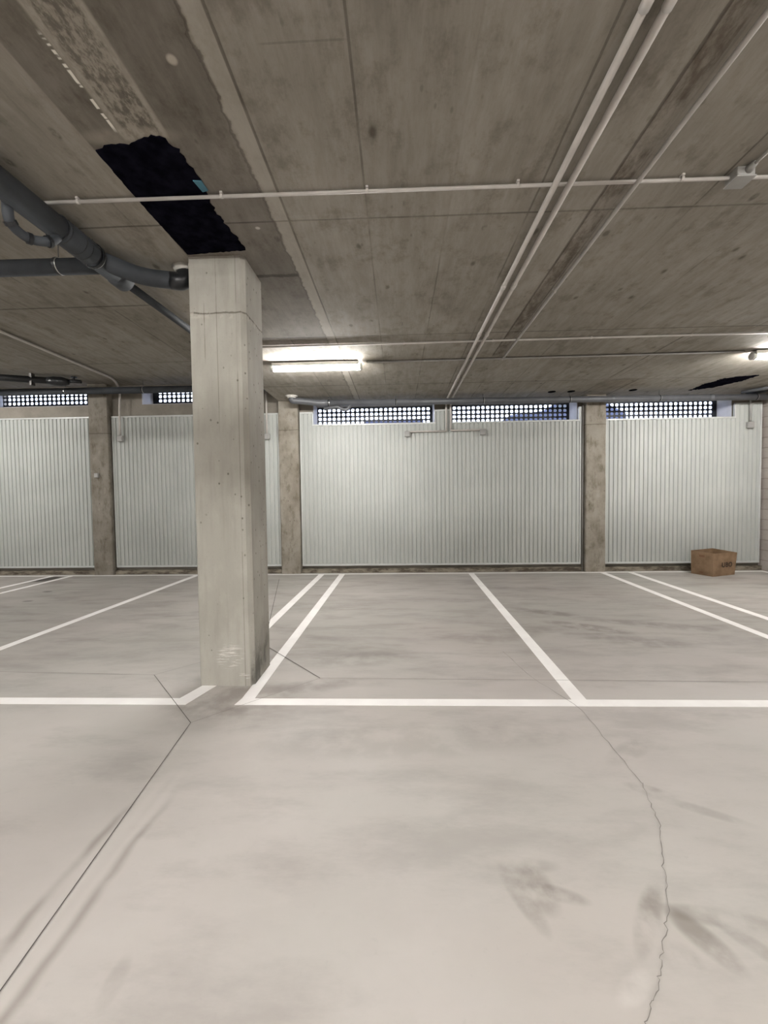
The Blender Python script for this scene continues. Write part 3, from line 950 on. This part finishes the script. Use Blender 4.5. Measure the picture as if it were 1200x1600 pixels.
# the same row and the rows behind the viewer: they light the room
lamp('lit fluorescent tube lamp of the front row, far left', -9.0, -7.7, 5.97, 3.82, ZL)
BY = -0.9
for x in (-8.2, -4.8, -2.0, 1.6, 5.0):  # unseen row, put in to brighten the foreground and left side
    if x < XS:
        lamp('unseen fluorescent tube lamp added behind the viewer to brighten the floor', x, x + 1.3, BY, 3.82, ZL)
    else:
        lamp('unseen fluorescent tube lamp added behind the viewer to brighten the floor', x, x + 1.3, BY)
for x in (-7.2, -1.2, 5.0):
    if x < XS:
        lamp('lit fluorescent tube lamp at the rear of the garage', x, x + 1.3, -6.0, 3.82, ZL)
    else:
        lamp('lit fluorescent tube lamp at the rear of the garage', x, x + 1.3, -6.0)
# unseen pipe behind the viewer, placed to cast the dark band on the column
tag(MB(0, -0.2, 3.154).tube([(-2.1, -0.2, 3.154), (7.1, -0.2, 3.150)], 0.062, 20).build('drain_pipe', M['pvc']), 'unseen grey pipe added behind the viewer to shade a band on the column', 'pipe')
# dark conduit end at the right edge
sb = empty('conduit_end', (4.62, 5.30, ZR), 'small dark olive conduit end on the ceiling at the right edge above the lamp', 'conduit_end')
MB(4.62, 5.3, ZR - 0.03).tube([(4.55, 5.30, ZR - 0.035), (4.85, 5.30, ZR - 0.035)], 0.03, 14).build('conduit_end_body', plain('olive_plastic', (0.09, 0.085, 0.04), 0.5), sb)
MB(4.62, 5.3, ZR).box(4.60, 4.66, 5.28, 5.32, ZR - 0.012, ZR).build('conduit_end_base', M['jbox'], sb)


# ------------------------------------------------------------------ pipes
def hanger(parent, c, ax, r, top, rod=True):
    c = Vector(c)
    h = MB(*c).ring(c, ax, r * 1.01, r * 1.10, 0.022, 24).build('pipe_clamp', M['black'], parent)
    a = Vector(ax).normalized() * 0.014
    MB(*(c + a)).ring(c + a, ax, r * 1.0, r * 1.07, 0.006, 24).build('clamp_edge', M['steel'], parent)
    if rod:
        MB(c.x, c.y, c.z + r).tube([(c.x, c.y, c.z + r * 1.05), (c.x, c.y, top)], 0.004, 8).build('hanger_rod', M['rod'], parent)


# main pipe upper left
mp = empty('drain_pipe', (-2.10, 2.6, 3.25), 'thick dark grey drain pipe running along the ceiling at the upper left, beside the column', 'pipe', 'drain pipes')
R = 0.078
ax0, ax1 = Vector((-2.235, -6.0, 3.36)), Vector((-2.240, 3.45, 3.36))
axd = (ax1 - ax0).normalized()
at = lambda y: ax0 + axd * ((y - ax0.y) / axd.y)
MB(*at(2.6)).tube([at(-6.0), at(3.40)], R, 28).build('pipe_run', M['pvc'], mp)
MB(*at(2.75)).tube([at(2.75), at(2.77), at(3.04), at(3.06)], [R * 1.0, R * 1.11, R * 1.11, R * 1.0], 28).build('pipe_socket', M['pvc'], mp)
for y in (2.755, 2.785, 2.915, 2.975):
    c = at(y)
    MB(*c).ring(c, axd, R, R * 1.125, 0.007, 28).build('rubber_seal', M['black'], mp)
hanger(mp, at(3.08), axd, R * 1.06, ZR)
MB(*at(3.26)).tube([at(3.31), at(3.34), at(3.44), at(3.45)], [R, R * 1.10, R * 1.10, R * 0.95], 28).build('end_plug', M['pvc'], mp)
br = fillet([at(3.12), (-2.06, 3.39, 3.36), (-1.80, 3.47, 3.36)], 0.12, 8)
MB(*at(3.0)).tube(br, 0.066, 24).build('branch_pipe', M['pvc'], mp)
el = fillet([(-1.86, 3.455, 3.36), (-1.76, 3.48, 3.355), (-1.75, 3.50, 3.46)], 0.085, 10)
MB(-1.72, 3.14, 3.25).tube(el, 0.069, 24).build('pipe_elbow', M['black'], mp)
m = MB(-1.76, 3.5, ZR)
m.tube([(-1.76, 3.50, ZR - 0.04), (-1.76, 3.50, ZR)], [0.074, 0.098], 20)
m.build('plaster_collar', M['plaster'], mp)

# trap pipe hanging beside the main pipe
tp = empty('trap_pipe', (-2.22, 2.35, 3.1), 'thinner dark pipe with a trap bend joining the thick pipe at the left edge', 'pipe')
pts = fillet([(-2.285, 2.445, 3.35), (-2.288, 2.455, 3.195), (-2.285, 2.585, 3.18), (-2.20, 2.65, 3.20), (-2.235, 2.76, 3.31)], 0.07, 6)
MB(-2.2, 2.35, 3.1).tube(pts, 0.028, 18).build('trap_bend', M['pvc'], tp)
for i in (4, 11, 18):
    if i < len(pts) - 1:
        c = pts[i]
        MB(*c).ring(c, pts[i + 1] - pts[i - 1], 0.028, 0.035, 0.022, 18).build('rubber_seal', M['black'], tp)

# cross pipe under the high ceiling
cp = empty('cross_pipe', (-2.7, 3.09, 3.3), 'dark grey pipe crossing behind the thick drain pipe at the left edge', 'pipe')
MB(-2.7, 3.09, 3.3).tube([(-9.0, 3.27, 3.42), (-2.34, 3.28, 3.40)], 0.060, 24).build('pipe_run', M['pvc'], cp)
hanger(cp, (-2.66, 3.275, 3.401), (1, 0, 0), 0.060, ZL)

# thin pipe along the step of the ceiling
tag(MB(-2.2, 3.9, 3.34).tube([(-2.29, 3.50, 3.39), (-2.27, 4.49, 3.41), (-2.27, 6.5, 3.43)], 0.035, 16).build('slim_pipe', M['pvc']), 'slim dark pipe running from the thick drain pipe to behind the foreground column', 'pipe')

# wall pipe right
wp = empty('service_pipe', (2.4, 8.1, 3.36), 'long grey pipe along the top of the back wall, right of the foreground column', 'pipe', 'drain pipes')
Rw = 0.058
z_at = lambda x: 3.375 - (x + 1.3) * 0.0065
yw_ = 8.10
run = [(-1.45, yw_, z_at(-1.45)), (7.16, yw_, z_at(7.16))]
MB(2.4, yw_, 3.36).tube(run, Rw, 24).build('pipe_run', M['pvc2'], wp)
bend = fillet([(-2.0, 7.93, 3.46), (-2.0, 7.95, 3.40), (-1.80, 8.02, 3.40), (-1.50, yw_, z_at(-1.5)), (-1.30, yw_, z_at(-1.3))], 0.08, 8)
MB(-1.8, 8.0, 3.4).tube(bend, Rw * 1.06, 24).build('pipe_elbow', M['pvc2'], wp)
m = MB(-2.0, 7.93, ZR)
m.tube([(-2.0, 7.93, ZR - 0.04), (-2.0, 7.93, ZR - 0.012), (-2.0, 7.93, ZR)], [0.075, 0.085, 0.12], 20)
m.build('plaster_collar', M['plaster'], wp)
for x in (-1.32, -0.02, 1.65, 3.28, 4.95, 6.72):
    hanger(wp, (x, yw_, z_at(x)), (1, 0, 0), Rw, ZR)
for x in (0.35, 3.1, 4.08, 5.9):
    c = (x, yw_, z_at(x))
    MB(*c).ring(c, (1, 0, 0), Rw * 0.99, Rw * 1.05, 0.06, 24).build('pipe_coupling', M['pvc2'], wp)
tr = fillet([(-1.42, 8.12, 3.235), (-1.15, 8.12, 3.275), (-1.05, 8.12, 3.215), (-0.95, 8.12, 3.215), (-0.90, 8.11, 3.31)], 0.05, 5)
MB(-1.1, 8.12, 3.25).tube([(p[0], p[1], p[2] + 0.03) for p in tr], 0.034, 14).build('trap_bend', M['pvc2'], wp)

# wall pipe left
lp = empty('service_pipe', (-6, 8.1, 3.7), 'dark grey pipe along the top of the back wall, crossing the leftmost pilaster', 'pipe', 'drain pipes')
zl_ = lambda x: 3.715 - (x + 7.9) * 0.004
MB(-6, 8.1, 3.7).tube([(-12, 8.1, zl_(-12)), (XS - 0.1, 8.1, zl_(XS))], 0.066, 24).build('pipe_run', M['pvc'], lp)
for x in (-6.55, -4.98, -3.4):
    hanger(lp, (x, 8.1, zl_(x)), (1, 0, 0), 0.066, ZL)

# black pipe under the high ceiling, far left
bp = empty('black_pipe', (-6.6, 7.5, 3.78), 'black pipe with a valve running diagonally under the high ceiling at the far left', 'pipe')
MB(-6.6, 7.5, 3.78).tube([(-8.6, 6.9, 3.80), (-6.35, 7.68, 3.79)], 0.06, 20).build('pipe_run', M['black'], bp)
MB(-6.2, 7.7, 3.79).tube([(-6.50, 7.63, 3.785), (-6.40, 7.66, 3.785), (-6.28, 7.70, 3.785), (-6.18, 7.73, 3.785)], [0.072, 0.085, 0.085, 0.05], 18).build('pipe_socket', M['black'], bp)
v = MB(-6.05, 7.76, 3.8).tube([(-6.20, 7.73, 3.80), (-5.98, 7.78, 3.80)], 0.035, 14)
v.tube([(-6.09, 7.75, 3.80), (-6.09, 7.75, 3.87)], 0.014, 8)
v.tube([(-6.09, 7.75, 3.866), (-6.09, 7.75, 3.878)], 0.05, 16)
v.build('valve', M['black'], bp)
MB(-6.75, 7.6, 3.8).box(-6.74, -6.70, 7.50, 7.58, 3.68, ZL).build('hanger_strap', M['rod'], bp)

# pale pipe in the right corner
rp = empty('corner_pipe', (6.7, 7.9, 3.4), 'grey pipe in the upper right corner above the wall pipe', 'pipe')
MB(6.7, 7.9, 3.43).tube([(6.50, 8.15, 3.425), (6.95, 7.55, 3.425)], 0.03, 14).build('pipe_run', M['pvc2'], rp)
MB(6.7, 7.9, 3.43).tube([(6.62, 8.20, 3.42), (7.12, 7.65, 3.42)], 0.045, 14).build('pipe_shadow_run', M['black'], rp)  # black tube standing in for the shadow beside the pale pipe

# ------------------------------------------------------------------ cardboard box
Lc, Fc, Rc = Vector((5.60, 8.12)), Vector((5.745, 7.76)), Vector((6.29, 7.965))
Bc = Lc + Rc - Fc
cx, cy = (Lc.x + Rc.x) / 2, (Lc.y + Rc.y) / 2
bx = empty('cardboard_box', (cx, cy, 0), 'open brown cardboard box on the floor in front of the right corrugated panel', 'box')
ctr = Vector((cx, cy))
H = 0.43
base = [Lc, Fc, Rc, Bc]
topz = [H + 0.012, H - 0.005, H - 0.015, H + 0.02]
flare = [1.02, 1.03, 1.10, 1.03]
th = 0.008
for i in range(4):
    a, b = base[i], base[(i + 1) % 4]
    ta, tb = ctr + (a - ctr) * flare[i], ctr + (b - ctr) * flare[(i + 1) % 4]
    za, zb = topz[i], topz[(i + 1) % 4]
    n2 = Vector((-(b - a).y, (b - a).x)).normalized()
    if n2.dot(ctr - a) < 0: n2 = -n2
    m = MB(cx, cy, 0)
    N = 6
    o_, i_ = [], []
    for k in range(N + 1):
        s = k / N
        bulge = 0.010 * math.sin(math.pi * s)
        col_o, col_i = [], []
        for r in range(5):
            t = r / 4
            p = (a.lerp(b, s)).lerp(ta.lerp(tb, s), t) - n2 * bulge * (1 - abs(2 * t - 1))
            z = 0.002 + (za + (zb - za) * s) * t
            col_o.append(m.bm.verts.new((p.x, p.y, z)))
            q = p + n2 * th
            col_i.append(m.bm.verts.new((q.x, q.y, z)))
        o_.append(col_o)
        i_.append(col_i)
    for k in range(N):
        for r in range(4):
            m.bm.faces.new((o_[k][r], o_[k + 1][r], o_[k + 1][r + 1], o_[k][r + 1]))
            m.bm.faces.new((i_[k][r], i_[k][r + 1], i_[k + 1][r + 1], i_[k + 1][r]))
        m.bm.faces.new((o_[k][4], o_[k + 1][4], i_[k + 1][4], i_[k][4]))
        m.bm.faces.new((o_[k][0], i_[k][0], i_[k + 1][0], o_[k + 1][0]))
    for r in range(4):
        m.bm.faces.new((o_[0][r], o_[0][r + 1], i_[0][r + 1], i_[0][r]))
        m.bm.faces.new((o_[N][r], i_[N][r], i_[N][r + 1], o_[N][r + 1]))
    m.build('side_wall', M['card'], bx)
m = MB(cx, cy, 0)
m.prism([(p.x, p.y, 0.001) for p in base], (0, 0, 0.008))
m.build('box_bottom', M['card'], bx)
# printed letters on the right-hand face
fd = (Rc - Fc)
fl = fd.length
fu = Vector((fd.x / fl, fd.y / fl, 0))
nf = Vector((fu.y, -fu.x, 0))
cu = bpy.data.curves.new('printed_letters', 'FONT')
cu.body = 'UBO'
cu.size = 0.125
cu.extrude = 0.0005
cu.offset = 0.003
cu.space_character = 1.15
cu.materials.append(M['ink'])
to = bpy.data.objects.new('printed_letters', cu)
C.objects.link(to)
bpy.context.view_layer.update()
me = bpy.data.meshes.new_from_object(to.evaluated_get(bpy.context.evaluated_depsgraph_get()))
bpy.data.objects.remove(to)
to = bpy.data.objects.new('printed_letters', me)
if not me.materials: me.materials.append(M['ink'])
C.objects.link(to)
pos = Vector((Fc.x, Fc.y, 0)) + fu * 0.20 + nf * 0.0205 + Vector((0, 0, 0.165))
to.parent = bx
to.matrix_local = Matrix(((fu.x, 0, nf.x, pos.x - cx), (fu.y, 0, nf.y, pos.y - cy), (0, 1, 0, pos.z), (0, 0, 0, 1)))
# tape on the left-hand face
ld = (Lc - Fc).normalized()
ln = Vector((-ld.y, ld.x))
if ln.dot(ctr - Fc) > 0: ln = -ln
p0 = Fc + (Lc - Fc) * 0.42 + ln * 0.012
q0 = Fc + (Lc - Fc) * 0.60 + ln * 0.012
m = MB(cx, cy, 0)
m.prism([(p0.x, p0.y, 0.035), (q0.x, q0.y, 0.035), (q0.x, q0.y, 0.075), (p0.x, p0.y, 0.07)], (ln.x * 0.002, ln.y * 0.002, 0))
p1 = Fc + (Lc - Fc) * 0.35 + ln * 0.024
q1 = Fc + (Lc - Fc) * 0.60 + ln * 0.024
m.prism([(p1.x, p1.y, 0.34), (q1.x, q1.y, 0.345), (q1.x, q1.y, 0.385), (p1.x, p1.y, 0.38)], (ln.x * 0.002, ln.y * 0.002, 0))
m.build('tape_strip', M['tape'], bx)
